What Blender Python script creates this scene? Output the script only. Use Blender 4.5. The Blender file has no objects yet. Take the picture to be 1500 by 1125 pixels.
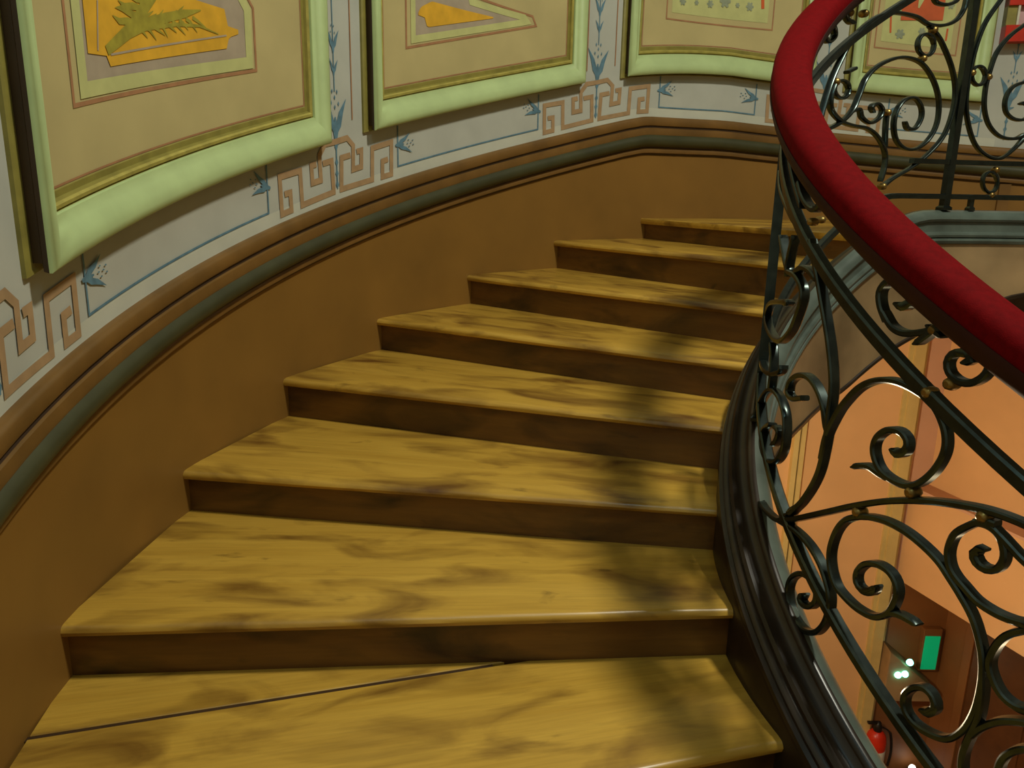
import bpy, math, random
from mathutils import Vector, Matrix
random.seed(7)
SC = bpy.context.scene
COL = SC.collection
# ------------------------------------------------------------------ camera, world, lights, exposure
F_PX, PITCH, ROLL = 1167.0, math.atan(1.167/4.6), 0.02
EYE = Vector((0.0, 0.0, 1.385))
cp, sp, cr, sr = math.cos(PITCH), math.sin(PITCH), math.cos(ROLL), math.sin(ROLL)
AX, AY, AZ = Vector((cr, sp*sr, cp*sr)), Vector((-sr, sp*cr, cp*cr)), Vector((0, -cp, sp))
cam_d = bpy.data.cameras.new('camera'); cam = bpy.data.objects.new('camera', cam_d); COL.objects.link(cam)
cam_d.sensor_width = 36.0; cam_d.lens = 36.0*F_PX/1500.0; cam_d.clip_start = 0.02
M4 = Matrix((AX, AY, AZ)).transposed().to_4x4(); M4.translation = EYE
cam.matrix_world = M4
SC.camera = cam
w = bpy.data.worlds.new('world'); SC.world = w; w.use_nodes = True
w.node_tree.nodes['Background'].inputs[0].default_value = (1.0, 0.85, 0.62, 1)
w.node_tree.nodes['Background'].inputs[1].default_value = 0.05
SC.view_settings.view_transform = 'Standard'; SC.view_settings.look = 'None'
SC.view_settings.gamma = 1.0; SC.view_settings.use_curve_mapping = False
SC.view_settings.exposure = 0.0
CX, CY, RW, RR = 2.403, 2.179, 3.64, 1.62       # stair axis, wall radius, railing radius
def area(name, loc, target, size, power, color):
    d = bpy.data.lights.new(name, 'AREA'); d.shape = 'DISK'; d.size = size; d.energy = power; d.color = color
    o = bpy.data.objects.new(name, d); COL.objects.link(o); o.location = loc
    o.rotation_euler = (Vector(target)-Vector(loc)).to_track_quat('-Z', 'Y').to_euler(); return o
def point(name, loc, rad, power, color):
    d = bpy.data.lights.new(name, 'POINT'); d.shadow_soft_size = rad; d.energy = power; d.color = color
    o = bpy.data.objects.new(name, d); COL.objects.link(o); o.location = loc; return o
area('stairwell_lamp', (CX-0.45, CY-0.5, 5.2), (CX-0.9, CY, 0), 0.5, 172, (1.0, 0.98, 0.81))
area('cool_fill_light', (0.5, -0.4, 4.9), (1.0, 2.4, 0.7), 1.1, 17, (0.60, 0.95, 1.0))  # unseen cool light added for the highlights on the iron, no window known
for hl in (point('hall_lamp', (0.95, 3.55, -0.55), 0.12, 122, (1.0, 0.78, 0.50)), point('hall_lamp', (2.5, 2.3, -0.9), 0.15, 9, (1.0, 0.76, 0.46))):
    hl.data.specular_factor = 0.08

# ------------------------------------------------------------------ maths helpers
def cyl(t, R, z):
    a = math.radians(t); return (CX-R*math.cos(a), CY+R*math.sin(a), z)
def hit(px, py, R, far):
    """point where the sight line of a photo pixel meets the upright cylinder of radius R -> (angle, z)"""
    d = AX*((px-750)/F_PX) + AY*(-(py-562.5)/F_PX) - AZ
    a = d.x*d.x+d.y*d.y; b = -2*(d.x*CX+d.y*CY); q = CX*CX+CY*CY-R*R
    disc = max(b*b-4*a*q, 0.0)
    t = (-b+(1 if far else -1)*math.sqrt(disc))/(2*a)
    P = EYE+d*t
    return math.degrees(math.atan2(P.y-CY, -(P.x-CX))), P.z
def W(px, py): return hit(px, py, RW-0.002, True)
def smin(a, b, k):
    h = max(k-abs(a-b), 0.0)/k; return min(a, b)-h*h*k*0.25
def interp(tab, x):
    if x <= tab[0][0]:
        (x0, y0), (x1, y1) = tab[0], tab[1]; return y0+(y1-y0)*(x-x0)/(x1-x0)
    for (x0, y0), (x1, y1) in zip(tab, tab[1:]):
        if x <= x1: return y0+(y1-y0)*(x-x0)/(x1-x0)
    return tab[-1][1]
def lin(c):
    c = c/255.0; return c/12.92 if c <= 0.04045 else ((c+0.055)/1.055)**2.4
def rgb(r, g, b): return (lin(r), lin(g), lin(b), 1)
def arange(a, b, step):
    n = max(1, int(math.ceil(abs(b-a)/step))); return [a+(b-a)*i/n for i in range(n+1)]
def M(t):      # top of the dado moulding on the wall
    z = smin(0.90+0.0143*t, 1.815, 0.02); return z-max(0, t-74)*0.0045
def Ms(t):     # the panels follow the moulding with a softer bend
    z = smin(0.90+0.0143*t, 1.82, 0.12); return z-max(0, t-74)*0.0045
def LOW(t): return smin(0.52+0.0141*t, 1.357, 0.06)      # lower iron rail
def STR(t): return smin(0.345+0.0141*t, 1.293, 0.06)     # top of the inner string
def UPP(t): return smin(1.26+0.0146*t, 2.25, 0.06)
def HAND(t): return smin(1.472+0.0143*t, 2.46, 0.06)
ZB = [(-60, -0.88), (-40, -0.60), (0, -0.05), (20, .25), (28, .33), (42, .407), (55, .515), (66, .673), (76, .789), (88, .90), (100, .97), (130, 1.0)]
ZK = [0.0, .172, .338, .518, .685, .855, 1.03, 1.165]
def zk(k): return ZK[k] if k >= 0 else 0.172*k

# ------------------------------------------------------------------ object helpers
def mesh_obj(name, verts, faces, mat, parent=None, smooth=False):
    me = bpy.data.meshes.new(name); me.from_pydata([tuple(v) for v in verts], [], faces); me.update()
    if mat: me.materials.append(mat)
    if smooth:
        for p in me.polygons: p.use_smooth = True
        if smooth != 'all':
            me.set_sharp_from_angle(angle=math.radians(40))
    o = bpy.data.objects.new(name, me); COL.objects.link(o)
    if parent: o.parent = parent
    return o
def tag(o, label, cat, group=None):
    o['label'] = label; o['category'] = cat
    if group: o['group'] = group
    return o
def empty(name, loc=(0, 0, 0)):
    o = bpy.data.objects.new(name, None); COL.objects.link(o); o.location = loc; o.empty_display_size = .1; return o
def struct(o): o['kind'] = 'structure'; return o
def keep(o, parent):      # parent without moving
    o.parent = parent; o.matrix_parent_inverse = Matrix.Translation(-Vector(parent.location)); return o
def grid_faces(nr, nc, closed_r=False, closed_c=False, base=0):
    f = []
    for i in range(nr if closed_r else nr-1):
        for j in range(nc if closed_c else nc-1):
            a = base+i*nc+j; b = base+i*nc+(j+1) % nc
            c_ = base+((i+1) % nr)*nc+(j+1) % nc; d = base+((i+1) % nr)*nc+j
            f.append((a, b, c_, d))
    return f
def loft(rings, closed=False, caps=False):
    nc = len(rings[0]); v = [p for r in rings for p in r]
    f = grid_faces(len(rings), nc, False, closed)
    if caps:
        f.append(tuple(range(nc))); f.append(tuple(range(len(v)-1, len(v)-nc-1, -1)))
    return v, f
def band(t0, t1, zlo, zhi, R, step=1.5, nz=1):
    """sheet on a cylinder between two height functions, seen from the axis"""
    rows = []
    for t in arange(t0, t1, step):
        a, b = zlo(t), zhi(t)
        rows.append([cyl(t, R, a+(b-a)*i/nz) for i in range(nz+1)])
    return loft(rows)
def resample(pts, step):
    out = [pts[0]]
    for a, b in zip(pts, pts[1:]):
        n = max(1, int(math.ceil(math.dist(a, b)/step)))
        for i in range(1, n+1): out.append(tuple(x+(y-x)*i/n for x, y in zip(a, b)))
    return out
KD = math.radians(1)*RW
def stroke(pts, width, R, step=0.05, closed=False):
    """painted stroke on the wall: pts in (angle, z); width number or list (m)"""
    P = [(t*KD, z) for t, z in pts]
    ws = width if isinstance(width, (list, tuple)) else [width]*len(P)
    Q = resample([(x, y, q) for (x, y), q in zip(P, ws)], step)
    if closed and math.dist(Q[0][:2], Q[-1][:2]) < 1e-6: Q = Q[:-1]
    n = len(Q); v = []
    for i in range(n):
        a = Q[i-1] if (i > 0 or closed) else Q[i]; b = Q[(i+1) % n] if (i < n-1 or closed) else Q[i]
        d1 = Vector((Q[i][0]-a[0], Q[i][1]-a[1])); d2 = Vector((b[0]-Q[i][0], b[1]-Q[i][1]))
        if d1.length < 1e-9: d1 = d2
        if d2.length < 1e-9: d2 = d1
        d1.normalize(); d2.normalize()
        n1 = Vector((-d1.y, d1.x)); n2 = Vector((-d2.y, d2.x)); m = n1+n2
        if m.length < 1e-6: m = n1
        m.normalize(); s = 1/max(0.5, m.dot(n1)); hw = Q[i][2]*0.5*s
        for sg in (1, -1):
            v.append(cyl((Q[i][0]+m.x*hw*sg)/KD, R, Q[i][1]+m.y*hw*sg))
    f = [(2*i, 2*i+1, 2*i+3, 2*i+2) for i in range(n-1)]
    if closed: f.append((2*n-2, 2*n-1, 1, 0))
    return v, f
def merge(parts):
    V, Fc = [], []
    for v, f in parts:
        b = len(V); V += list(v); Fc += [tuple(i+b for i in q) for q in f]
    return V, Fc
def boxm(x0, x1, y0, y1, z0, z1):
    v = [(x, y, z) for x in (x0, x1) for y in (y0, y1) for z in (z0, z1)]
    return v, [(0, 1, 3, 2), (4, 6, 7, 5), (0, 4, 5, 1), (2, 3, 7, 6), (0, 2, 6, 4), (1, 5, 7, 3)]
def bevel(o, w_, seg=2):
    m = o.modifiers.new('bevel', 'BEVEL'); m.width = w_; m.segments = seg; m.limit_method = 'ANGLE'; return o
def lathe(prof, n=20, at=(0, 0, 0)):
    rings = [[(at[0]+r*math.cos(2*math.pi*i/n), at[1]+r*math.sin(2*math.pi*i/n), at[2]+z) for i in range(n)] for r, z in prof]
    return loft(rings, closed=True, caps=True)

# ------------------------------------------------------------------ materials
def new_mat(name):
    m = bpy.data.materials.new(name); m.use_nodes = True
    nt = m.node_tree; return m, nt, nt.nodes['Principled BSDF'], nt.links
def plain(name, col, rough=0.6, var=0.12, scale=6.0, metal=0.0, bump=0.0, spec=0.5, col2=None, detail=6):
    m, nt, bs, L = new_mat(name)
    tc = nt.nodes.new('ShaderNodeTexCoord'); no = nt.nodes.new('ShaderNodeTexNoise')
    no.inputs['Scale'].default_value = scale; no.inputs['Detail'].default_value = detail
    L.new(tc.outputs['Object'], no.inputs['Vector'])
    rp = nt.nodes.new('ShaderNodeValToRGB')
    c2 = col2 or tuple(x*(1-var*2) for x in col[:3])+(1,)
    c1 = tuple(min(1, x*(1+var)) for x in col[:3])+(1,) if not col2 else col
    rp.color_ramp.elements[0].position = 0.3; rp.color_ramp.elements[1].position = 0.7
    rp.color_ramp.elements[0].color = c2; rp.color_ramp.elements[1].color = c1
    L.new(no.outputs['Fac'], rp.inputs['Fac']); L.new(rp.outputs['Color'], bs.inputs['Base Color'])
    bs.inputs['Roughness'].default_value = rough; bs.inputs['Metallic'].default_value = metal
    bs.inputs['Specular IOR Level'].default_value = spec
    if bump:
        b = nt.nodes.new('ShaderNodeBump'); b.inputs['Strength'].default_value = bump; b.inputs['Distance'].default_value = 0.01
        n2 = nt.nodes.new('ShaderNodeTexNoise'); n2.inputs['Scale'].default_value = scale*8
        L.new(tc.outputs['Object'], n2.inputs['Vector'])
        L.new(n2.outputs['Fac'], b.inputs['Height']); L.new(b.outputs['Normal'], bs.inputs['Normal'])
    return m
def glow(name, col, strength):
    m, nt, bs, L = new_mat(name)
    bs.inputs['Base Color'].default_value = col; bs.inputs['Emission Color'].default_value = col
    bs.inputs['Emission Strength'].default_value = strength; return m
def wood(name, light, dark, stain, rough, stain_lo=0.52, stain_hi=0.72, coat=0.25):
    """boards with the grain along local X"""
    m, nt, bs, L = new_mat(name)
    tc = nt.nodes.new('ShaderNodeTexCoord'); oi = nt.nodes.new('ShaderNodeObjectInfo')
    off = nt.nodes.new('ShaderNodeVectorMath'); off.operation = 'MULTIPLY_ADD'
    mul = nt.nodes.new('ShaderNodeMath'); mul.operation = 'MULTIPLY'; mul.inputs[1].default_value = 37.0
    L.new(oi.outputs['Random'], mul.inputs[0])
    cmb = nt.nodes.new('ShaderNodeCombineXYZ')
    for i in range(3): L.new(mul.outputs[0], cmb.inputs[i])
    ad = nt.nodes.new('ShaderNodeVectorMath'); ad.operation = 'ADD'
    L.new(tc.outputs['Object'], ad.inputs[0]); L.new(cmb.outputs[0], ad.inputs[1])
    def noise(sx, sy, sz, detail, dist=0.0):
        mp = nt.nodes.new('ShaderNodeMapping'); mp.inputs['Scale'].default_value = (sx, sy, sz)
        L.new(ad.outputs[0], mp.inputs['Vector'])
        n = nt.nodes.new('ShaderNodeTexNoise'); n.inputs['Scale'].default_value = 1.0
        n.inputs['Detail'].default_value = detail; n.inputs['Distortion'].default_value = dist
        L.new(mp.outputs[0], n.inputs['Vector']); return n.outputs['Fac']
    def ramp(src, a, b, c0, c1):
        r = nt.nodes.new('ShaderNodeValToRGB'); e = r.color_ramp.elements
        e[0].position, e[1].position = a, b; e[0].color, e[1].color = c0, c1
        L.new(src, r.inputs['Fac']); return r.outputs['Color']
    def mix(fac, a, b):
        x = nt.nodes.new('ShaderNodeMix'); x.data_type = 'RGBA'
        L.new(fac, x.inputs[0]); L.new(a, x.inputs[6])
        if isinstance(b, tuple): x.inputs[7].default_value = b
        else: L.new(b, x.inputs[7])
        return x.outputs[2]
    grain = ramp(noise(1.2, 16, 16, 6, 0.4), .25, .8, dark, light)
    fine = ramp(noise(6, 120, 120, 3), .3, .6, (0.72, 0.72, 0.72, 1), (1, 1, 1, 1))
    mm = nt.nodes.new('ShaderNodeMix'); mm.data_type = 'RGBA'; mm.blend_type = 'MULTIPLY'; mm.inputs[0].default_value = 0.45
    L.new(grain, mm.inputs[6]); L.new(fine, mm.inputs[7])
    st = ramp(noise(2.4, 6.5, 6.5, 6, 0.7), stain_lo, stain_hi, (0, 0, 0, 1), (1, 1, 1, 1))
    c1 = mix(st, mm.outputs[2], stain)
    kn = ramp(noise(5.0, 11, 11, 5, 0.5), .66, .80, (0, 0, 0, 1), (0.8, 0.8, 0.8, 1))
    c2 = mix(kn, c1, tuple(x*0.35 for x in stain[:3])+(1,))
    L.new(c2, bs.inputs['Base Color'])
    bs.inputs['Roughness'].default_value = rough; bs.inputs['Coat Weight'].default_value = coat; bs.inputs['Coat Roughness'].default_value = 0.22
    b = nt.nodes.new('ShaderNodeBump'); b.inputs['Strength'].default_value = 0.25; b.inputs['Distance'].default_value = 0.004
    L.new(noise(2.5, 40, 40, 4), b.inputs['Height']); L.new(b.outputs['Normal'], bs.inputs['Normal'])
    return m
m_tread = wood('tread_wood', rgb(208, 166, 68), rgb(184, 142, 52), rgb(92, 56, 16), 0.36, .47, .74)
m_riser = wood('riser_wood', rgb(128, 88, 34), rgb(96, 62, 24), rgb(50, 30, 12), 0.42, .46, .7)
m_string = plain('dark_stained_wood', rgb(44, 33, 24), 0.28, 0.25, 9)
m_greyg = plain('grey_green_string_paint', rgb(84, 94, 86), 0.33, 0.2, 7)
m_iron = plain('wrought_iron', rgb(70, 80, 78), 0.27, 0.15, 30, metal=0.92)
m_brass = plain('brass_collar', rgb(150, 122, 66), 0.35, 0.2, 40, metal=0.8)
m_velvet = plain('red_velvet', rgb(102, 5, 9), 0.8, 0.10, 60, spec=0.05, bump=0.15)
m_velvet.node_tree.nodes['Principled BSDF'].inputs['Sheen Weight'].default_value = 0.03
m_velvet.node_tree.nodes['Principled BSDF'].inputs['Sheen Tint'].default_value = rgb(230, 40, 60)
m_rail_shade = plain('rail_shade_paint', rgb(52, 18, 14), 0.6, 0.15, 12, spec=0.25)  # shade under the velvet handrail, put into the colour
m_back = plain('tan_stairwell_paint', rgb(126, 112, 84), 0.7, 0.05, 4)
m_wall = plain('lilac_grey_paint', rgb(186, 187, 176), 0.7, 0.04, 5)
m_strip = plain('pale_grey_paint', rgb(200, 200, 184), 0.7, 0.04, 5)
m_dado = plain('ochre_dado_paint', rgb(136, 98, 40), 0.5, 0.08, 2.5, detail=8)
m_mould = plain('brown_moulding_paint', rgb(122, 88, 42), 0.45, 0.14, 5)
m_mline = plain('dark_brown_line', rgb(62, 42, 24), 0.5, 0.1, 8)
m_cove = plain('dark_green_paint', rgb(66, 66, 42), 0.45, 0.12, 6)
m_frame = plain('pale_green_paint', rgb(186, 206, 146), 0.5, 0.05, 8)
m_olive = plain('olive_gilt_paint', rgb(142, 132, 62), 0.45, 0.12, 14)
m_gilt = plain('gilt_paint', rgb(176, 164, 84), 0.4, 0.12, 20)
m_field = plain('tan_panel_paint', rgb(192, 176, 122), 0.65, 0.05, 4)
m_rline = plain('red_brown_line_paint', rgb(170, 122, 84), 0.65, 0.08, 20)
m_pale = plain('pale_lime_paint', rgb(196, 196, 130), 0.65, 0.05, 12)
m_lilac = plain('warm_lilac_paint', rgb(174, 158, 136), 0.65, 0.06, 12)
m_yellow = plain('golden_yellow_paint', rgb(226, 172, 44), 0.65, 0.08, 14)
m_leaf = plain('leaf_green_paint', rgb(164, 152, 50), 0.65, 0.14, 24)
m_fret = plain('terracotta_fret_paint', rgb(172, 140, 102), 0.7, 0.08, 20)
m_blue = plain('dusty_blue_paint', rgb(96, 132, 150), 0.7, 0.14, 30)
m_dots = plain('grey_green_paint', rgb(150, 158, 132), 0.7, 0.1, 30)
m_red = plain('red_orange_paint', rgb(206, 92, 40), 0.6, 0.08, 15)
m_plaster = plain('marbled_plaster', rgb(168, 140, 100), 0.55, 0.2, 2.6, col2=rgb(104, 86, 58), detail=9)
m_orange = plain('orange_wall_paint', rgb(226, 182, 128), 0.7, 0.05, 2)
m_pink = plain('lit_wall_pink', rgb(214, 170, 140), 0.7, 0.05, 3)  # pinker wall tone, painted in for the light on facet and ledge
m_cream = plain('cream_pilaster_paint', rgb(206, 186, 120), 0.6, 0.06, 6)
m_brown = plain('brown_hall_paint', rgb(132, 84, 40), 0.6, 0.08, 3)
m_door = plain('brown_door_wood', rgb(92, 56, 26), 0.5, 0.12, 8)
m_tile = plain('brown_hall_tile', rgb(120, 84, 52), 0.4, 0.15, 3)
m_ceil = plain('cream_ceiling_paint', rgb(206, 196, 160), 0.8, 0.03, 3)
m_redmetal = plain('red_enamel', rgb(200, 44, 20), 0.35, 0.08, 10)
m_black = plain('black_plastic', rgb(20, 20, 20), 0.4, 0.1, 10)
m_white = plain('white_plastic', rgb(214, 208, 190), 0.5, 0.05, 10)
m_led = glow('cyan_lamp_glow', (0.22, 1.0, 0.78, 1), 7)
m_green = glow('green_sign_glow', (0.0, 0.55, 0.22, 1), 0.22)
m_spot = glow('warm_white_glow', (1.0, 0.93, 0.8, 1), 8)
m_glass = plain('pink_notice_paper', rgb(214, 176, 176), 0.2, 0.1, 9)

# ------------------------------------------------------------------ the round stairwell
v, f = band(-75, 125, lambda t: M(t)-0.1, lambda t: 7.2, RW, 1.5, 1)
wall = struct(mesh_obj('wall_left', v, f, m_wall, None, 'all'))
v, f = band(-75, 125, lambda t: M(t)-1.02, lambda t: M(t)-0.24, RW+0.001, 1.5, 1)
dado = mesh_obj('dado', v, f, m_dado, wall, 'all')
v, f = band(20, 98.6, lambda t: -3.4, lambda t: interp(ZB, t)+0.2, RW+0.002, 1.5, 1)
struct(mesh_obj('wall_far', v, f, m_orange, None, 'all'))
v, f = band(125, 285, lambda t: -3.4, lambda t: 7.2, RW, 3, 1)
struct(mesh_obj('wall_back', v, f, m_back, None, 'all'))
v, f = band(-75, 20, lambda t: -3.4, lambda t: M(t)-1.0, RW+0.002, 3, 1)
struct(mesh_obj('wall_near', v, f, m_orange, None, 'all'))
v, f = lathe([(RW+.15, 7.2), (RW+.15, 7.3)], 72, (CX, CY, 0)); struct(mesh_obj('ceiling', v, f, m_ceil))
v, f = lathe([(RW+1.6, -3.5), (RW+1.6, -3.4)], 72, (CX, CY, 0)); struct(mesh_obj('floor', v, f, m_tile))

# dado moulding: each member of the profile is a part of the trim
def mould(prof, mat, name, parent):
    rows = [[cyl(t, RW-d, M(t)+h) for h, d in prof] for t in arange(-75, 64, 2)+arange(64.25, 66, .25)+arange(67, 125, 2)]
    v, f = loft(rows); return mesh_obj(name, v, f, mat, parent, True)
tr = struct(mould([(0, 0), (0, .02), (-.006, .030), (-.014, .034), (-.05, .036), (-.056, .032)], m_mould, 'trim_1', None))
mould([(-.056, .032), (-.058, .024), (-.068, .024), (-.070, .030)], m_mline, 'groove', tr)
mould([(-.070, .030), (-.074, .038), (-.108, .042), (-.114, .040)], m_mould, 'fillet', tr)
mould([(-.114, .040), (-.118, .044), (-.13, .055), (-.148, .060), (-.166, .056), (-.180, .045), (-.188, .030)], m_cove, 'torus', tr)
mould([(-.188, .030), (-.19, .018), (-.197, .018)], m_mline, 'groove', tr)
mould([(-.197, .018), (-.199, .020), (-.212, .022), (-.226, .020), (-.228, .010)], m_mould, 'lower_bead', tr)
mould([(-.228, .010), (-.236, .006), (-.242, -.002)], m_mline, 'groove', tr)

# painted pale band above the moulding, frets, lilies, lines (flat paint on the wall)
v, f = band(-40, 103.8, lambda t: M(t)-0.01, lambda t: M(t)+0.055, RW-.0015, 1.0); mesh_obj('pale_band', v, f, m_strip, wall, 'all')
Rp = RW-0.004
cp1 = [(490, 208), (508, 202), (517, 213), (517, 248), (529, 244), (529, 220), (522, 222)]
cp2 = [(513, 227), (500, 231), (500, 277), (545, 263), (545, 217), (573, 208), (573, 255), (560, 259), (560, 236), (568, 233)]
C0 = 27.1
def rel(pts): return [(W(*p)[0]-C0, W(*p)[1]-M(W(*p)[0])) for p in pts]
FR = [rel(cp1), rel(cp2)]
def fret(tc):
    parts = []
    for path in FR:
        for sg in (1, -1):
            parts.append(stroke([(tc+sg*a, M(tc+sg*a)+b) for a, b in path], 0.026, Rp))
    v, f = merge(parts); o = mesh_obj('painted_fret', v, f, m_fret, wall)
def lily(tc, z0, s, ang, fine=True, R=Rp):
    """a blue lily: two long petals, a short middle and dots; ang = direction of growth (deg from up, clockwise)"""
    a = math.radians(ang); ca, sa = math.cos(a), math.sin(a)
    def tp(x, y):
        X, Y = x*ca+y*sa, -x*sa+y*ca
        return (tc+X*s/KD, z0+Y*s)
    parts = []
    for sg in (1, -1):
        parts.append(stroke([tp(0, 0), tp(.13*sg, .30), tp(.24*sg, .62), tp(.46*sg, 1.0)], [.02*s, .20*s, .16*s, .01*s], R, .03))
    parts.append(stroke([tp(0, -.12), tp(0, .1), tp(0, .5)], [.10*s, .2*s, .05*s], R, .03))
    if fine:
        for x, y in ((-.15, .85), (.15, .85), (0, 1.0), (-.1, 1.15), (.1, 1.15), (0, .75)):
            parts.append(stroke([tp(x, y-.06), tp(x, y), tp(x, y+.06)], [.01*s, .06*s, .01*s], R, .05))
    return parts
def ornament(tc):
    b = M(tc); parts = []
    for q in (0, .66): parts += lily(tc, b+.285+q, .17, 0) + lily(tc, b+.555+q, .065, 0, False) + lily(tc, b+.655+q, .09, 0)
    parts.append(stroke([(tc, b+.05), (tc, b+.31)], .008, Rp))
    for h in (.07, .12, .17, .24): parts.append(stroke([(tc, b+h-.018), (tc, b+h), (tc, b+h+.018)], [.004, .022, .004], Rp, .03))
    parts.append(stroke([(tc-.5, b+.262), (tc, b+.25), (tc+.5, b+.262)], [.004, .02, .004], Rp, .03))
    parts.append(stroke([(tc, b+.48), (tc, b+1.05)], .006, Rp))
    v, f = merge(parts); mesh_obj('painted_lily_column', v, f, m_blue, wall)
def blue_band(ta, tb):
    parts = []
    pts = [(ta, M(ta)+.26)]+[(t, M(t)+.062) for t in arange(ta, tb, 1)]+[(tb, M(tb)+.26)]
    parts.append(stroke(pts, 0.008, Rp))
    v, f = merge(parts); mesh_obj('painted_line', v, f, m_blue, wall)
    for t, sg in ((ta, 1), (tb, -1)):
        v, f = merge(lily(t-.1*sg, M(t)+.165, .105, 80*sg, True, Rp-.001)); mesh_obj('painted_lily', v, f, m_blue, wall)
for tc in (-5.6, 27.1, 58.3, 85.3): fret(tc)
for tc in (-5.6, 27.1, 58.3, 85.3): ornament(tc)
for a, b in ((1.7, 19.4), (34.2, 51.2), (66.0, 77.5), (92.5, 102)): blue_band(a, b)
for t in (25.6, 29.0, 57.0, 60.4):
    v, f = stroke([(t, M(t)+.34), (t, 3.4)], 0.007, Rp); mesh_obj('painted_line', v, f, m_rline, wall)

# ------------------------------------------------------------------ framed panels
def panel(t0, t1, label, zt=3.5):
    zf = lambda t: Ms(t)+0.275
    e = empty('painted_panel', cyl((t0+t1)/2, RW, zf((t0+t1)/2)))
    tag(e, label, 'wall panel', 'framed panels along the stair wall')
    def ring(wd, dep):
        a, b = t0+wd/KD, t1-wd/KD
        lo = [(t, zf(t)+(1.45*wd if wd > 0 else 0.3*wd)) for t in arange(a, b, (b-a)/20.01)]
        hi = [(t, zt-wd) for t, _ in reversed(lo)]
        R_ = [cyl(t, RW-dep, z) for t, z in lo+hi]; return R_
    def member(name, prof, mat):
        v, f = loft([ring(*p) for p in prof], closed=True)
        o = mesh_obj(name, v, f, mat, None, True); keep(o, e); return o
    member('outer_fillet', [(-.022, 0), (-.022, .012), (-.017, .016), (-.004, .016), (.004, .012), (.014, .012)], m_olive)
    member('frame_moulding', [(.0, .058), (.0, .066), (.006, .076), (.02, .081), (.04, .074), (.06, .058), (.072, .048), (.082, .046), (.084, .036)], m_frame)
    member('frame_shadow_gap', [(.014, .0), (.014, .036), (.002, .044), (.0, .058)], m_mline)  # dark brown painted in as the shadow gap beside the frame
    member('gilt_lip', [(.084, .036), (.085, .030), (.088, .030), (.089, .040), (.096, .042), (.100, .034)], m_gilt)
    member('inner_fillet', [(.100, .034), (.104, .022), (.116, .022), (.118, .018)], m_olive)
    wd = .116
    v, f = band(t0+wd/KD, t1-wd/KD, lambda t: zf(t)+1.45*wd, lambda t: zt-wd, RW-.019, 1.0)
    keep(mesh_obj('field', v, f, m_field, None, 'all'), e)
    q = wd+.006
    v, f = stroke([(t1-q/KD, zt-q), (t0+q/KD, zt-q)]+[(t, zf(t)+1.45*q) for t in arange(t0+q/KD, t1-q/KD, 1)]+[(t1-q/KD, zt-q)], .006, RW-.021)
    keep(mesh_obj('edge_line', v, f, m_rline), e)
    return e, zf
def art(e, name, v_f, mat): keep(mesh_obj(name, v_f[0], v_f[1], mat), e)
Rf = RW-.019
def Wf(px, py): return hit(px, py, Rf, True)
def poly_band(lo, hi, R, step=.6):
    """area between two polylines given as (angle, z) tables"""
    t0, t1 = max(lo[0][0], hi[0][0]), min(lo[-1][0], hi[-1][0])
    return band(t0, t1, lambda t: interp(lo, t), lambda t: max(interp(lo, t)+.001, interp(hi, t)), R, step)
P1, zf1 = panel(-2.6, 25.3, 'large pale green framed panel with a leafy green sprig on a golden scroll')
P2, zf2 = panel(30.5, 56.1, 'framed panel with a small plain golden pennant between two lily columns')
P3, zf3 = panel(61.4, 83.6, 'framed panel above the bend of the brown moulding, with a pale ornamented centre')
P4, zf4 = panel(87.6, 101.8, 'framed panel behind the ironwork with a red orange square in it')
# panel 1
Wd = Wf
def up(p, dz): return (p[0], p[1]+dz)
a, b, c_, d_ = Wd(108, 155), Wd(375, 103), Wd(370, 12), Wd(330, 0)
top1 = 2.85
art(P1, 'border_line', stroke([(a[0], top1), a, b, c_, (a[0]+3, top1)], .012, Rf-.002), m_rline)
a2, b2, c2 = Wd(122, 132), Wd(365, 92), Wd(361, 14)
art(P1, 'border_band', stroke([(a2[0], top1-.05), a2, b2, c2, (a2[0]+2.6, top1-.05)], .042, Rf-.003), m_pale)
art(P1, 'inner_field', poly_band([a2, b2], [(a2[0], top1), (a2[0]+2.6, top1), c2], Rf-.0015), m_lilac)
lo = [Wd(127, 78), Wd(156, 82), Wd(157, 98), Wd(332, 71), Wd(334, 55), Wd(348, 50)]
hi = [(lo[0][0], 2.6), (Wd(250, 0)[0], Wd(250, -12)[1]), Wd(330, 14), Wd(332, 38), Wd(349, 44)]
art(P1, 'golden_scroll', poly_band(lo, hi, Rf-.004, .25), m_yellow)
for pp in ([(160, 80), (330, 52)], [(140, 0), (141, 74)]):
    art(P1, 'scroll_line', stroke([Wd(*p) for p in pp], .006, Rf-.0055), m_lilac)
def leafs(e, strokes_):
    parts = [stroke([Wd(*p) for p in pts], ws, Rf-.006, .03) for pts, ws in strokes_]
    v, f = merge(parts); art(e, 'painted_sprig', (v, f), m_leaf)
main = [(154, 74), (172, 58), (190, 42), (203, 22), (212, 0), (218, -30)]
fr = [(main, [.028, .036, .042, .040, .036, .03]), ([(184, 50), (210, 36), (240, 26), (268, 20), (292, 15)], [.03, .034, .030, .026, .004]),
      ([(190, 46), (222, 40), (256, 36), (290, 38), (318, 50)], [.012, .014, .012, .009, .003])]
for i in range(9):
    x, y = 200+i*10, 41-i*1.9
    fr.append(([(x, y), (x+7, y+5), (x+14+i % 3*3, y+15+i % 2*5)], [.014, .012, .002]))
    if i < 7: fr.append(([(x, y-3), (x+8, y-9-i % 2*3), (x+17, y-15-i % 3*4)], [.016, .014, .002]))
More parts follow.
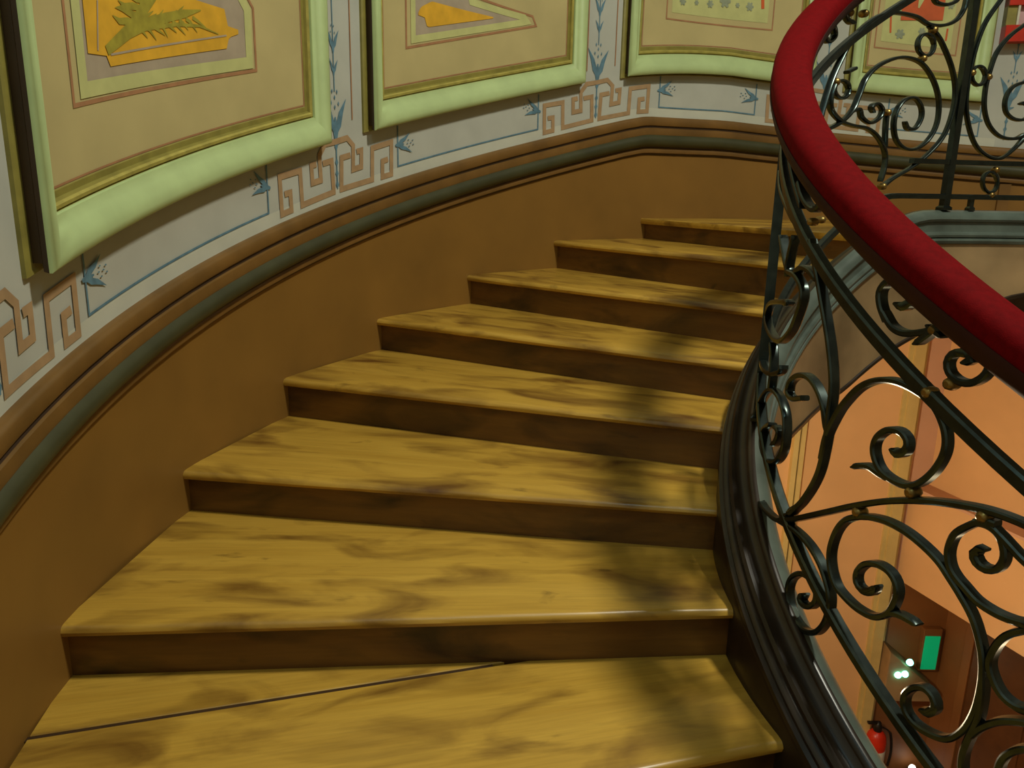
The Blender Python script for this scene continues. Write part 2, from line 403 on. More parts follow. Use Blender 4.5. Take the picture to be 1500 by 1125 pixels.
for i in range(6):
    x, y = 196+i*4, 34-i*11
    fr.append(([(x, y), (x+12, y-7), (x+26, y-18-i % 2*5)], [.018, .016, .002]))
    fr.append(([(x, y), (x-11, y-3), (x-24, y-3-i % 2*8), (x-34, y-12)], [.016, .022, .018, .002]))
leafs(P1, fr)
# panel 2
a, b, c_ = Wd(595, 70), Wd(785, 38), Wd(780, 24)
art(P2, 'border_line', stroke([(a[0], 3.0), a, b, c_, Wd(700, -3), (a[0]+3, 3.0)], .012, Rf-.002), m_rline)
a2, b2, c2, d2 = Wd(605, 58), Wd(772, 32), Wd(768, 26), Wd(690, 3)
art(P2, 'border_band', stroke([(a2[0], 2.95), a2, b2, c2, d2, (a2[0]+2.6, 2.95)], .034, Rf-.003), m_pale)
art(P2, 'inner_field', poly_band([a2, b2], [(a2[0], 2.95), (a2[0]+2.6, 2.95), d2, c2], Rf-.0015), m_lilac)
art(P2, 'golden_pennant', poly_band([Wd(612, 22), Wd(622, 26), Wd(625, 40), Wd(722, 27)], [Wd(612, 18), Wd(616, 10), Wd(632, 2), Wd(722, 25)], Rf-.004, .25), m_yellow)
# panel 3 and 4: pale centre with small marks
def centre(e, pa, pb, top, spots, bars):
    a, b = Wd(*pa), Wd(*pb)
    art(e, 'centre_field', band(a[0], b[0], lambda t: a[1]+(b[1]-a[1])*(t-a[0])/(b[0]-a[0]), lambda t: top, Rf-.0015, 1), m_pale)
    k = .6
    art(e, 'border_line', stroke([(a[0]-k, top+.06), (a[0]-k, a[1]-.04), (b[0]+k, b[1]-.04), (b[0]+k, top+.06), (a[0]-k, top+.06)], .009, Rf-.002), m_rline)
    for px, py, s in spots:
        t, z = Wd(px, py); q = .8*s
        for ang in (0, 60, 120):
            ca, sa = math.cos(math.radians(ang))*q, math.sin(math.radians(ang))*q
            art(e, 'painted_petal', stroke([(t-ca/KD, z-sa), (t, z), (t+ca/KD, z+sa)], [.3*s, .75*s, .3*s], Rf-.004-ang*1e-5, .02), m_dots)
    for p0, p1, ww in bars: art(e, 'painted_bar', stroke([Wd(*p0), Wd(*p1)], ww, Rf-.004), m_red)
centre(P3, (984, 18), (1124, 34), 2.95, [(1000, 2, .03), (1040, 6, .03), (1062, 2, .05), (1098, 10, .035), (1020, 4, .02), (1080, 8, .02)], [((1117, -60), (1117, 13), .022)])
centre(P4, (1290, 60), (1392, 72), 2.95, [(1318, 50, .04), (1350, 46, .03), (1393, 8, .03)], [((1305, 18), (1304, 48), .012), ((1388, 42), (1385, 60), .012)])
art(P4, 'red_square', band(Wd(1320, 20)[0], Wd(1382, 20)[0], lambda t: Wd(1350, 30)[1], lambda t: Wd(1350, 30)[1]+.42, Rf-.006, 1), m_red)
art(P4, 'square_motif', stroke([Wd(1345, 12), Wd(1352, -8), Wd(1354, -30)], [.01, .05, .08], Rf-.008), m_pale)

# red framed notice case and brown pilaster further along the landing wall
t0, t1, z0, z1 = 102.7, 108.2, 2.34, 2.86
e = empty('notice_case', cyl(105.4, RW, 2.34)); tag(e, 'red framed glazed notice case on the landing wall', 'notice case')
def wbox(name, ta, tb, za, zb_, d0, d1, mat, par):
    rows = [[cyl(t, RW-d0, za), cyl(t, RW-d1, za), cyl(t, RW-d1, zb_), cyl(t, RW-d0, zb_)] for t in arange(ta, tb, 1.2)]
    v, f = loft(rows, closed=True, caps=True); o = mesh_obj(name, v, f, mat)
    if par: keep(o, par)
    return o
wbox('frame_rail', t0, t1, z0, z0+.10, .0, .10, m_redmetal, e); wbox('frame_rail', t0, t1, z1-.3, z1-.2, .0, .10, m_redmetal, e)
wbox('frame_rail', t0, t1, z1-.06, z1, .0, .10, m_redmetal, e)
wbox('frame_stile', t0, t0+.9, z0+.10, z1-.06, .0, .08, m_olive, e); wbox('notice', t0+1.0, t1, z0+.1, z1-.06, .0, .05, m_glass, e)
wbox('glass_edge', t0+.92, t0+1.12, z0+.10, z1-.06, .0, .095, m_white, e)
o = struct(wbox('trim_2', 104.9, 106.0, 1.165, M(105)-.24, 0, .03, m_mould, None))
ornament(104.6)

# ------------------------------------------------------------------ staircase
stair = empty('staircase', (CX, CY, 0)); tag(stair, 'winding staircase of golden stained wooden steps beside the painted curved wall', 'staircase')
def pin(k): return -13.7+12*k
def pout(k): return -14.8+11.3*k if k < 1 else [None, -3.5, 8.8, 20.1, 31.4, 42.7, 53.7, 64.7, 76][k]
RI, RO = 1.705, RW+.012
def line(k, s, off=0.0):     # point of riser line k at share s (0 inner .. 1 outer), shifted off metres up-flight
    A = Vector(cyl(pin(k), RI, 0)); B = Vector(cyl(pout(k), RO, 0))
    d = (B-A).normalized(); n = Vector((d.y, -d.x, 0))
    P = A+(B-A)*s+n*off; return P
def local(o_name, verts, faces, mat, ang, z, smooth=True):
    """mesh with local X along the step so the grain runs with it"""
    R_ = Matrix.Rotation(-math.radians(ang), 4, 'Z')   # angle of the direction axis->wall
    base = Vector((CX, CY, z)); rot = Matrix.Rotation(math.pi-math.radians(ang), 4, 'Z')
    inv = rot.inverted()
    vv = [inv @ (Vector(p)-base) for p in verts]
    o = mesh_obj(o_name, vv, faces, mat, None, smooth)
    o.matrix_world = Matrix.Translation(base) @ rot
    o.parent = stair; o.matrix_parent_inverse = Matrix.Translation(-Vector(stair.location))
    return o
CR0, CR1 = Vector((-1.22, 1.711, 0)), Vector((0.02, 2.088, 0))     # the joint in the first tread
from mathutils import noise as mnoise
def tread(k, front=None, back=None, name='tread', s0=0.0, s1=1.0, nosed=True):
    z = zk(k); rows = []; T = 0.036
    front = front or (lambda s: line(k, s, -0.004)); back = back or (lambda s: line(k+1, s, 0.05))
    n = 26
    for i in range(n+1):
        s = s0+(s1-s0)*i/n; A, B = front(s), back(s)
        d = (B-A); L_ = max(d.length, 1e-4); d = d/L_
        wob = 0.0035*mnoise.noise(Vector((s*6, k*3.1, .3))) if nosed else 0
        if nosed:
            prof = [(.0, -T*.52), (.003, -T*.30), (.009, -T*.10), (.018, -.0015), (.03, .0)]
            sec = [A+d*(x+wob)+Vector((0, 0, z+y+wob*.5*(x < .02))) for x, y in prof]
            sec += [A+d*(.03+(L_-.03)*q)+Vector((0, 0, z)) for q in (.33, .66, 1)]
            sec += [B+Vector((0, 0, z-T)), A+d*.016+Vector((0, 0, z-T)), A+d*.005+Vector((0, 0, z-T*.86))]
        else:
            sec = [A+Vector((0, 0, z-T)), A+Vector((0, 0, z-.002)), A+d*.002+Vector((0, 0, z)), B+Vector((0, 0, z)), B+Vector((0, 0, z-T))]
        rows.append(sec)
    v, f = loft(rows, closed=True, caps=True)
    return local(name, v, f, m_tread, (pin(k)+pout(k))/2, z)
def riser(k):
    z0_, z1_ = zk(k-1), zk(k)-.03
    rows = []
    for i in range(13):
        s = i/12
        rows.append([line(k, s, .030)+Vector((0, 0, z1_)), line(k, s, .030)+Vector((0, 0, z0_-.01)), line(k, s, .05)+Vector((0, 0, z0_-.01)), line(k, s, .05)+Vector((0, 0, z1_))])
    v, f = loft(rows, closed=True, caps=True)
    return local('riser', v, f, m_riser, (pin(k)+pout(k))/2, z0_)
def joint(s):      # the joint line crossed with the ray of share s between front and back lines
    A, B = line(0, s), line(1, s, .05)
    # intersect segment A-B with CR0-CR1 in plan
    r, q = B-A, CR1-CR0; den = r.x*q.y-r.y*q.x
    if abs(den) < 1e-9: return 1.0
    return ((CR0.x-A.x)*q.y-(CR0.y-A.y)*q.x)/den
for k in range(-4, 8):
    riser(k)
    if k == 0:
        def bk(s):
            u = min(1.0, max(.2, joint(s))); return line(0, s)+(line(1, s, .05)-line(0, s))*u
        tread(0, back=lambda s: bk(s))
        smin_ = next(s/200 for s in range(200) if joint(s/200) < .985)
        tread(0, front=lambda s: bk(s)+(line(1, s, .05)-bk(s)).normalized()*min(.016, (line(1, s, .05)-bk(s)).length*.5), name='tread_board', s0=smin_, s1=1, nosed=False)
    elif k < 7: tread(k)
jd = (CR1-CR0).normalized(); jn = Vector((-jd.y, jd.x, 0))
v = [P+jn*q+Vector((0, 0, -.003)) for P in (CR0+jd*.0, CR1-jd*.06) for q in (-.002, .017)]
local('joint_filler', v, [(0, 1, 3, 2)], m_mline, -8, 0)
# landing
rows = []
for t in [None]+arange(72, 125, 2):
    if t is None: rows.append([line(7, i/8, -.004)+Vector((0, 0, zk(7)-.004)) for i in range(9)]); rows.append([line(7, i/8, .006)+Vector((0, 0, zk(7))) for i in range(9)])
    else: rows.append([Vector(cyl(t if t > 78 else pin(7)+(pout(7)-pin(7))*i/8+(t-70), RI+(RW-RI)*i/8, zk(7))) for i in range(9)])
v, f = loft(rows); land = struct(mesh_obj('floor_landing', v, f, m_tread, None, False)); land.name = 'floor'
rows = [[line(7, s, -.004)+Vector((0, 0, zk(7)-.004)), line(7, s, -.006)+Vector((0, 0, zk(7)-.02)), line(7, s, 0.0)+Vector((0, 0, zk(7)-.036)), line(7, s, .04)+Vector((0, 0, zk(7)-.036))] for s in [i/12 for i in range(13)]]
v, f = loft(rows); mesh_obj('nosing', v, f, m_tread, land, True)

# inner string: moulded dark wood running round the well
def swept(name, prof, mat, zfun, t0=-46, t1=128, step=2, smooth=True, par=None):
    rows = [[cyl(t, R_, zfun(t)+h) for R_, h in prof] for t in arange(t0, t1, step)]
    v, f = loft(rows, closed=False); o = mesh_obj(name, v, f, mat, None, smooth); keep(o, par or stair); return o
SD = swept('string', [(1.735, -.60), (1.735, -.112), (1.731, -.106)], m_string, STR)
def member(name, prof, mat): return swept(name, prof, mat, STR, par=SD)
member('string_bead', [(1.731, -.106), (1.737, -.096), (1.734, -.084), (1.722, -.078)], m_string)
member('string_bead', [(1.722, -.078), (1.724, -.064), (1.716, -.054), (1.706, -.052)], m_string)
member('string_bead', [(1.706, -.052), (1.706, -.038), (1.698, -.028), (1.688, -.028)], m_string)
member('string_hollow', [(1.688, -.028), (1.676, -.030), (1.660, -.024), (1.650, -.010)], m_string)
member('string_cap', [(1.650, -.010), (1.646, .0), (1.636, .006), (1.625, .004)], m_string)
member('string_edge', [(1.625, .004), (1.612, .002), (1.596, -.006), (1.584, -.018), (1.578, -.034), (1.582, -.044)], m_greyg)
member('string_face', [(1.582, -.044), (1.590, -.048), (1.590, -.088), (1.588, -.092)], m_greyg)
member('string_bead', [(1.588, -.092), (1.578, -.094), (1.572, -.104), (1.574, -.114), (1.582, -.118)], m_greyg)
member('string_bead', [(1.582, -.118), (1.572, -.122), (1.568, -.130), (1.572, -.142), (1.580, -.146)], m_greyg)
rows = []
for t in arange(-46, 128, 2):
    zt_, zb_ = STR(t)-.14, interp(ZB, t)
    rows.append([cyl(t, 1.580, zt_+(zb_-zt_)*i/4) for i in range(5)])
v, f = loft(rows); keep(mesh_obj('fascia', v, f, m_plaster, None, 'all'), stair)
rows = [[cyl(t, 1.580, interp(ZB, t)+.014), cyl(t, 1.572, interp(ZB, t)+.010), cyl(t, 1.572, interp(ZB, t)-.006), cyl(t, 1.588, interp(ZB, t)-.008)] for t in arange(-46, 128, 2)]
v, f = loft(rows); keep(mesh_obj('fascia_edge', v, f, m_string, None, True), stair)
rows = [[cyl(t, R_, interp(ZB, t)) for R_ in (1.580, 2.2, 2.9, RW)] for t in arange(-46, 128, 2)]
v, f = loft(rows); keep(mesh_obj('soffit', v, f, m_plaster, None, 'all'), stair)

# ------------------------------------------------------------------ wrought iron railing with red handrail
rail = empty('stair_railing', cyl(-14, RR, STR(-14)+.006)); tag(rail, 'black wrought iron scroll railing with a thick red velvet handrail round the open well', 'railing')
def hsweep(name, zfun, prof, mat, t0, t1, step=2, caps=True, par=None):
    rows = []
    for t in arange(t0, t1, step):
        sl = (zfun(t+.5)-zfun(t-.5))/(math.radians(1)*RR); cs = 1/math.sqrt(1+sl*sl)
        rows.append([Vector(cyl(t, RR+x, zfun(t)))+Vector((0, 0, y/cs)) for x, y in prof])
    v, f = loft(rows, closed=True, caps=caps); o = mesh_obj(name, v, f, mat, None, True)
    if par:
        o.parent = par; o.matrix_parent_inverse = Matrix.Identity(4)
    else: keep(o, rail)
    return o
def ell(a, b, n=16, y0=0): return [(a*math.cos(2*math.pi*i/n), y0+b*math.sin(2*math.pi*i/n)) for i in range(n)]
def sup(a, b, n=24, p=.7, y0=0):
    o = []
    for i in range(n):
        q = 2*math.pi*i/n; cx_, sx_ = math.cos(q), math.sin(q)
        o.append((a*math.copysign(abs(cx_)**p, cx_), y0+b*math.copysign(abs(sx_)**p, sx_)))
    return o
hr = hsweep('handrail', HAND, sup(.060, .046, 28, .8, .006), m_velvet, -46, 110)
hsweep('rail_shaded_underside', HAND, [(-.0615, -.004), (-.0615, -.016), (-.055, -.036), (-.040, -.050), (-.022, -.058), (0, -.060), (.022, -.058), (.040, -.050), (.055, -.036), (.0615, -.016), (.0615, -.004)], m_rail_shade, -46, 110, par=hr)  # added lower shell, darkened to stand for the handrail's own shade
hsweep('upper_rail', UPP, [(-.015, -.013), (-.015, .010), (-.010, .015), (.010, .015), (.015, .010), (.015, -.013)], m_iron, -46, 110)
hsweep('lower_rail', LOW, [(-.016, -.010), (-.016, .008), (-.011, .013), (.011, .013), (.016, .008), (.016, -.010)], m_iron, -46, 110)
zs2 = hit(1393, 238, RR, True)[1]
hsweep('landing_rail', lambda t: zs2, [(-.014, -.010), (-.014, .012), (.014, .012), (.014, -.010)], m_iron, 66, 110)
def crom(P, step=.008):
    out = []
    n = len(P)
    for i in range(n-1):
        p0 = P[i-1] if i else P[0]*2-P[1]; p3 = P[i+2] if i < n-2 else P[-1]*2-P[-2]
        p1, p2 = P[i], P[i+1]; m_ = max(1, int((p2-p1).length/step))
        for j in range(m_):
            t = j/m_
            out.append(0.5*((2*p1)+(p2-p0)*t+(2*p0-5*p1+4*p2-p3)*t*t+(3*p1-p0-3*p2+p3)*t**3))
    out.append(P[-1]); return out
def strip(tzs, th=.015, dep=.027, name='scroll', R=RR, ends=(1, 1)):
    """flat iron bar bent along a curve lying in the upright surface of the railing"""
    S = crom([Vector((math.radians(t)*R, z)) for t, z in tzs]); n = len(S); rows = []
    for i, p in enumerate(S):
        d = (S[min(i+1, n-1)]-S[max(i-1, 0)]).normalized(); nn = Vector((-d.y, d.x)); q = i/(n-1)
        k = min(1, .35+q*8) if ends[0] < 1 else 1
        k = min(k, .35+(1-q)*8) if ends[1] < 1 else k
        if ends[1] == 1 and n > 20: k = {1: .45, 2: 1.05, 3: 1.3, 4: 1.35, 5: 1.3, 6: 1.2, 7: 1.1}.get(n-i, k)
        h = th*.5*k; ring = []
        e_ = dep/2; b_ = .0035
        for x, y in ((-h, -e_+b_), (-h, e_-b_), (-h*.55, e_), (h*.55, e_), (h, e_-b_), (h, -e_+b_), (h*.55, -e_), (-h*.55, -e_)):
            s = p+nn*x; ring.append(cyl(math.degrees(s.x/R), R+y, s.y))
        rows.append(ring)
    v, f = loft(rows, closed=True, caps=True); o = mesh_obj(name, v, f, m_iron, None, True); keep(o, rail); return o
def tr_px(pts, far): return [hit(x, y, RR, far) for x, y in pts]
def collar(px, py, far, r=.013, dz=None):
    t, z = hit(px, py, RR, far); c0 = Vector(cyl(t, RR, z))
    a = math.radians(t); rad = Vector((-math.cos(a), math.sin(a), 0)); tan = Vector((math.sin(a), math.cos(a), 0)); upv = Vector((0, 0, 1))
    rings = []
    for x, q in ((-1.35, .45), (-1.1, .8), (-.5, 1), (.5, 1), (1.1, .8), (1.35, .45)):
        rings.append([c0+rad*(x*r)+tan*(q*r*math.cos(k*math.pi/5))+upv*(q*r*math.sin(k*math.pi/5)) for k in range(10)])
    v, f = loft(rings, closed=True, caps=True); o = mesh_obj('collar', v, f, m_brass, None, True); keep(o, rail)
N = False; FA = True
near = [
 # leaf bar from the clump down into the big loop
 [(1190, 352), (1199, 395), (1207, 440), (1217, 500), (1222, 560), (1218, 605), (1212, 650), (1200, 697), (1178, 734), (1157, 753)],
 [(1134, 652), (1140, 645), (1143, 632), (1137, 624)],
 [(1179, 583), (1164, 584), (1157, 575), (1160, 560), (1170, 551), (1184, 551), (1198, 566), (1209, 594), (1214, 630)],
 # big scroll right of the leaf
 [(1206, 672), (1213, 640), (1227, 610), (1240, 590), (1263, 567), (1290, 557), (1320, 560), (1353, 577), (1373, 597), (1387, 630), (1387, 660), (1373, 687), (1352, 706), (1332, 711), (1310, 703), (1292, 687), (1283, 662), (1287, 642), (1303, 630), (1321, 632), (1332, 645), (1329, 660), (1316, 664), (1309, 657)],
 [(1306, 702), (1290, 693), (1277, 684), (1263, 682), (1252, 684)],
 # long arch
 [(1143, 762), (1167, 760), (1213, 750), (1253, 741), (1300, 734), (1350, 733), (1400, 738), (1450, 748), (1500, 766), (1560, 796)],
 # scroll under the arch, left strand
 [(1275, 757), (1258, 757), (1240, 763), (1227, 780), (1219, 807), (1220, 833), (1228, 858), (1241, 875), (1260, 892), (1283, 903), (1302, 899), (1314, 880), (1317, 860), (1308, 840), (1290, 827), (1271, 826), (1259, 837), (1258, 852), (1266, 864), (1279, 866), (1287, 858)],
 [(1295, 902), (1310, 898), (1322, 901), (1335, 908), (1347, 915)],
 # right strand and the lower big loop
 [(1258, 757), (1276, 757), (1300, 763), (1327, 777), (1353, 797), (1377, 821), (1394, 846), (1411, 873), (1427, 903), (1437, 935), (1442, 967), (1440, 1003), (1430, 1042), (1413, 1069), (1390, 1081), (1363, 1073), (1340, 1057), (1328, 1037), (1328, 1018), (1340, 1007), (1356, 1007), (1369, 1020), (1372, 1036), (1362, 1043), (1351, 1038)],
 # scroll further right
 [(1462, 768), (1443, 763), (1421, 770), (1401, 783), (1392, 806), (1394, 828), (1403, 845), (1414, 858), (1434, 880), (1460, 897), (1483, 907), (1505, 914), (1540, 925)],
 [(1430, 764), (1448, 768), (1464, 780), (1473, 800), (1473, 820), (1463, 833), (1447, 833), (1434, 823), (1430, 810), (1437, 803), (1446, 806)],
 [(1455, 772), (1470, 786), (1484, 801), (1504, 822), (1540, 850)],
 [(1520, 921), (1500, 923), (1477, 930), (1461, 946), (1452, 969), (1457, 993), (1470, 1017), (1489, 1033), (1510, 1040), (1540, 1042)],
 [(1442, 985), (1441, 1020), (1434, 1055), (1421, 1082), (1413, 1104), (1412, 1130), (1420, 1165)],
 [(1420, 1082), (1436, 1067), (1460, 1057), (1483, 1055), (1510, 1059), (1545, 1072)],
 [(1462, 1150), (1465, 1125), (1473, 1108), (1490, 1098), (1510, 1096), (1535, 1104)],
 # small scroll on the left with its stem
 [(1143, 762), (1167, 777), (1187, 797), (1203, 823), (1213, 850), (1218, 872), (1217, 892), (1210, 913), (1197, 926), (1181, 923), (1167, 906), (1159, 884), (1157, 862), (1163, 846), (1176, 840), (1189, 847), (1198, 863), (1198, 879), (1190, 888), (1180, 886), (1175, 877), (1180, 870)],
 # between upper rail and handrail
 [(1301, 470), (1293, 448), (1292, 428), (1301, 414), (1316, 408), (1331, 414), (1340, 428), (1337, 442), (1325, 449), (1315, 444)],
 [(1297, 458), (1310, 479), (1328, 488), (1352, 487), (1372, 483), (1391, 480), (1413, 486), (1435, 501), (1449, 519), (1452, 537), (1443, 552), (1425, 561), (1407, 558), (1394, 546), (1391, 531), (1398, 519), (1412, 516), (1424, 519), (1425, 528), (1413, 531)],
 [(1343, 504), (1356, 495), (1370, 484), (1378, 473), (1386, 461)], [(1384, 494), (1372, 484), (1362, 476)],
 [(1173, 268), (1178, 286), (1186, 301), (1196, 307), (1205, 297), (1209, 281), (1204, 270)],
 [(1160, 232), (1165, 258), (1172, 285), (1178, 305)],
 [(1143, 245), (1146, 270), (1155, 300), (1170, 330)],
 # behind the turn, seen edge on
 [(1158, 398), (1168, 404), (1177, 420), (1178, 436), (1172, 458), (1160, 486), (1144, 500), (1131, 488), (1125, 464), (1130, 446), (1144, 442), (1158, 444)],
 [(1128, 395), (1125, 430), (1124, 464)], [(1147, 345), (1152, 375), (1158, 400)], [(1166, 345), (1158, 380), (1155, 405)],
 [(1118, 528), (1122, 542), (1133, 548), (1146, 544), (1148, 535)], [(1133, 502), (1134, 524), (1133, 548), (1130, 572)],
 [(1168, 398), (1178, 392), (1190, 398), (1200, 412)],
]
for s in near: strip(tr_px(s, N), ends=(.4, .4) if len(s) < 7 else (1, 1))
# big loop at the turn: it winds back behind, on the far side of the turn
strip(tr_px([(1157, 753), (1143, 762), (1128, 752), (1115, 736)], N), .014, .027)
strip(tr_px([(1115, 736), (1107, 712), (1103, 680), (1104, 650), (1109, 615), (1118, 585), (1130, 571), (1142, 579), (1151, 602), (1153, 631), (1149, 660), (1138, 676), (1125, 672), (1118, 650), (1121, 630), (1132, 621)], N), .013, .027)
far = [
 [(1188, 222), (1197, 190), (1204, 162), (1215, 125), (1228, 94), (1249, 56), (1281, 27), (1308, 19), (1340, 24), (1361, 36), (1383, 37), (1401, 29), (1412, 13), (1417, -6)],
 [(1361, 38), (1370, 48), (1380, 64), (1393, 96), (1399, 128), (1396, 160), (1383, 197), (1361, 224), (1335, 245), (1308, 261), (1290, 275)],
 [(1201, 194), (1228, 181), (1247, 163), (1258, 139), (1268, 115), (1287, 96), (1313, 85), (1335, 86), (1353, 96), (1368, 120), (1375, 149), (1372, 181), (1359, 205), (1341, 218), (1324, 217), (1312, 204), (1309, 181), (1314, 160), (1326, 146), (1340, 144), (1349, 157), (1349, 173), (1340, 188), (1329, 188), (1325, 178)],
 [(1240, 106), (1252, 100)], [(1223, 120), (1217, 139), (1217, 160), (1231, 177), (1248, 184), (1271, 189), (1287, 203), (1296, 224), (1295, 245), (1289, 266)],
 [(1247, 163), (1258, 160), (1262, 172), (1274, 180), (1287, 173), (1292, 161), (1285, 152), (1276, 157), (1279, 165)],
 [(1299, 165), (1297, 185), (1296, 215)],
 [(1466, 0), (1444, 32), (1431, 64), (1420, 107), (1415, 149), (1418, 181), (1428, 211), (1445, 228), (1465, 232), (1484, 219), (1502, 200)],
 [(1505, 33), (1479, 53), (1460, 77), (1449, 107), (1443, 133), (1442, 160), (1449, 184), (1465, 200), (1487, 203), (1503, 195)],
 [(1505, 119), (1484, 127), (1473, 144), (1473, 163), (1484, 174), (1500, 175), (1508, 164), (1503, 152), (1493, 152)],
 [(1262, 0), (1248, -4), (1236, 8), (1240, 28), (1250, 34)], [(1204, 46), (1212, 61), (1222, 52), (1218, 34), (1208, 36)],
 [(1367, -4), (1372, 4), (1386, 7), (1400, 2), (1404, -6)],
]
for s in far: strip(tr_px(s, FA), .013, .027, ends=(1, 1))
def ring_(px, py, rx, ry):
    strip([hit(px+rx*math.cos(a), py+ry*math.sin(a), RR, True) for a in [i*math.pi/5 for i in range(11)]], .012, .026, 'ring')
for q in ((1356, 66, 12, 16), (1232, 131, 11, 13), (1433, 111, 10, 14), (1450, 267, 11, 15)): ring_(*q)
for p in ((1338, 721), (1260, 750), (1443, 756), (1363, 575), (1395, 562)): collar(*p, N, .014)
collar(1371, 483, N, .012)
for p in ((1367, 44), (1351, 86), (1223, 120), (1299, 165), (1423, 107), (1447, 113), (1458, 249), (1451, 286), (1243, 19), (1265, 20), (1202, 322), (1292, 273)): collar(*p, FA, .015)
collar(1191, 325, N, .011)
# posts
def post(t, z0_, z1_, r=.016):
    a = math.radians(t); rad = Vector((-math.cos(a), math.sin(a), 0)); tan = Vector((math.sin(a), math.cos(a), 0)); c0 = Vector(cyl(t, RR, 0))
    rings = []
    for z, q in ((z0_, 1.5), (z0_+.012, 1.5), (z0_+.02, 1), (z1_, 1)):
        rings.append([c0+rad*(x*r*q)+tan*(y*r*q)+Vector((0, 0, z)) for x, y in ((-1, -1), (1, -1), (1, 1), (-1, 1))])
    v, f = loft(rings, closed=True, caps=True); keep(mesh_obj('post', v, f, m_iron), rail)
tp = hit(1385, 288, RR, True)[0]
post(tp, STR(tp)+.005, HAND(tp)-.05)
post(17.5, STR(17.5)+.005, HAND(17.5)-.05)
for t in (-44, 108): post(t, STR(t)+.005, HAND(t)-.05)
for t in (79,): post(t, STR(t)+.003, LOW(t)-.005, .010)

# ------------------------------------------------------------------ the lower hall seen through the well
def sbox(name, b, mat, par=None, bev=0):
    v, f = boxm(*b); o = mesh_obj(name, v, f, mat)
    if par: keep(o, par)
    if bev: bevel(o, bev)
    return o
v, f = merge([boxm(2.955, 3.035, 5.735, 5.83, -3.4, .95), boxm(2.925, 2.955, 5.76, 5.83, -3.4, .95), boxm(3.035, 3.06, 5.76, 5.83, -3.4, .95)])
struct(mesh_obj('trim_3', v, f, m_cream))
v, f = merge([boxm(2.15, 2.19, 5.76, 5.85, -3.4, .8), boxm(2.205, 2.24, 5.77, 5.85, -3.4, .8)])
struct(mesh_obj('trim_4', v, f, m_cream))
def obox(name, p0, p1, d0, d1, z0, z1, mat, par=None, bev=0, a0=0.0, a1=1.0):
    """upright slab along p0-p1, from d0 to d1 metres to its right-hand side"""
    A, B = Vector(p0+(0,)), Vector(p1+(0,)); d = (B-A).normalized(); n = Vector((-d.y, d.x, 0))
    q0, q1 = A+(B-A)*a0, A+(B-A)*a1
    v = [P+n*dd+Vector((0, 0, z)) for P in (q0, q1) for dd in (d0, d1) for z in (z0, z1)]
    o = mesh_obj(name, v, [(0, 1, 3, 2), (4, 6, 7, 5), (0, 4, 5, 1), (2, 3, 7, 6), (0, 2, 6, 4), (1, 5, 7, 3)], mat)
    if par: keep(o, par)
    if bev: bevel(o, bev)
    return o
struct(sbox('wall_end', (3.02, 3.75, 5.80, 5.9, -1.6, 1.0), m_pink))
struct(sbox('wall_end', (3.02, 3.75, 5.80, 5.9, -3.4, -1.6), m_brown))
BA, BB = (3.1, 5.79), (3.7, 3.95)
struct(obox('wall_right', BA, BB, .14, .45, -.95, .92, m_orange))
bm_ = struct(obox('trim_5', BA, BB, 0, .42, -1.62, -.84, m_orange))
obox('ledge', BA, BB, -.015, .14, -.842, -.822, m_pink, bm_)
ws = struct(obox('wall_side', BA, BB, .44, .52, -3.4, -1.55, m_brown))
dr = struct(obox('door_1', BA, BB, .42, .445, -3.4, -1.72, m_door, None, .004, .22, .78))
obox('door_frame', BA, BB, .405, .445, -3.4, -1.66, m_brown, dr, .004, .18, .22); obox('door_frame', BA, BB, .405, .445, -3.4, -1.66, m_brown, dr, .004, .78, .82)
for a in (.26, .52): obox('door_panel', BA, BB, .410, .43, -3.2, -1.85, m_door, dr, .006, a, a+.22)
# emergency light and exit sign on the end wall of the hall
e = empty('emergency_light', (3.2, 5.8, -2.55)); tag(e, 'tan emergency light box with three glowing cyan lamps low in the hall', 'emergency light')
def wedge(x0, x1, y0, y1, z0, zl, zr):
    v = [(x0, y0, z0), (x1, y0, z0), (x1, y1, z0), (x0, y1, z0), (x0, y0, zl), (x1, y0, zr), (x1, y1, zr+.02), (x0, y1, zl+.02)]
    return v, [(3, 2, 1, 0), (4, 5, 6, 7), (0, 1, 5, 4), (1, 2, 6, 5), (2, 3, 7, 6), (3, 0, 4, 7)]
v, f = wedge(3.045, 3.46, 5.62, 5.80, -2.62, -2.17, -2.52); o = mesh_obj('housing', v, f, m_plaster); keep(o, e); bevel(o, .008)
def disc(name, x, y, z, r, mat, par):
    v, f = lathe([(r*.4, 0), (r*.85, .006), (r, .018), (r, .03)], 14)
    v = [(x+p[0], y-.03+p[2], z+p[1]) for p in v]; o = mesh_obj(name, v, f, mat, None, True); keep(o, par)
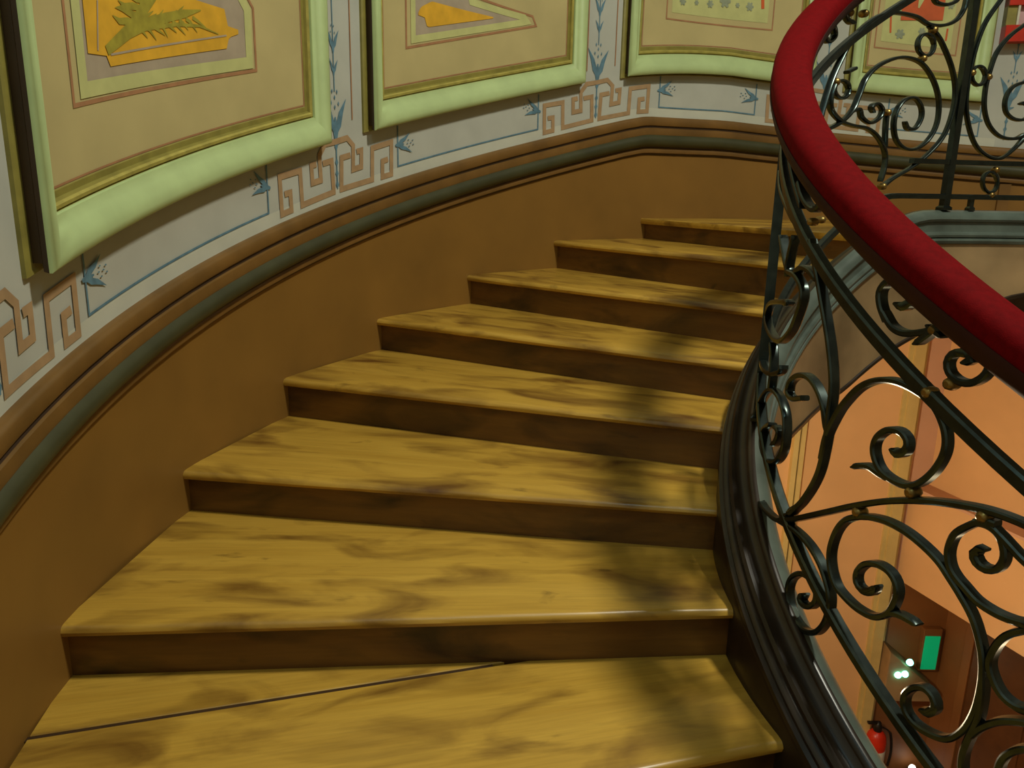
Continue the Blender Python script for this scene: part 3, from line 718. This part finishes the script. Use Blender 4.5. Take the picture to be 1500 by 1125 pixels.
for x, z in ((3.13, -2.375), (3.185, -2.365), (3.21, -2.26)): disc('lamp', x, 5.625, z, .026, m_led, e)
e = empty('exit_sign', (3.45, 5.8, -2.5)); tag(e, 'glowing green sign panel beside the hall door', 'exit sign')
keep(sbox('sign_case', (3.36, 3.51, 5.745, 5.80, -2.42, -2.04), m_brown, None, .006), e)
keep(sbox('sign_face', (3.375, 3.495, 5.738, 5.75, -2.40, -2.10), m_green), e)
# fire extinguisher
e = empty('fire_extinguisher', (3.08, 5.70, -3.4)); tag(e, 'red fire extinguisher with black head standing in the hall below', 'fire extinguisher')
for nm, pr, mt in (('body', [(.05, 0), (.078, .01), (.08, .03), (.08, .36), (.07, .41), (.045, .44), (.02, .45)], m_redmetal), ('head', [(.03, .44), (.034, .45), (.034, .49), (.02, .52), (.01, .53)], m_black), ('label_band', [(.0805, .16), (.0815, .165), (.0815, .28), (.0805, .285)], m_white)):
    v, f = lathe(pr, 20, (3.08, 5.70, -3.4)); keep(mesh_obj(nm, v, f, mt, None, True), e)
hs = [(3.08+.03, 5.70, -2.92), (3.08+.09, 5.67, -2.95), (3.08+.11, 5.65, -3.1), (3.08+.10, 5.65, -3.25)]
S = crom([Vector(p) for p in hs], .03); rows = [[p+Vector((.012*math.cos(a), .012*math.sin(a), 0)) for a in [k*math.pi/3 for k in range(6)]] for p in S]
v, f = loft(rows, closed=True, caps=True); keep(mesh_obj('hose', v, f, m_black, None, True), e)
keep(sbox('handle', (2.99, 3.10, 5.685, 5.715, -2.89, -2.872), m_black, None, .004), e)
# small floor light
e = empty('floor_light', (3.42, 5.70, -3.4)); tag(e, 'small bright white floor light in the hall near the door', 'floor light')
v, f = lathe([(.05, 0), (.05, .05), (.04, .07)], 16, (3.42, 5.70, -3.4)); keep(mesh_obj('base', v, f, m_black, None, True), e)
v, f = lathe([(.026, .07), (.028, .09), (.018, .108), (.006, .114)], 16, (3.42, 5.70, -3.4)); keep(mesh_obj('lamp', v, f, m_spot, None, True), e)
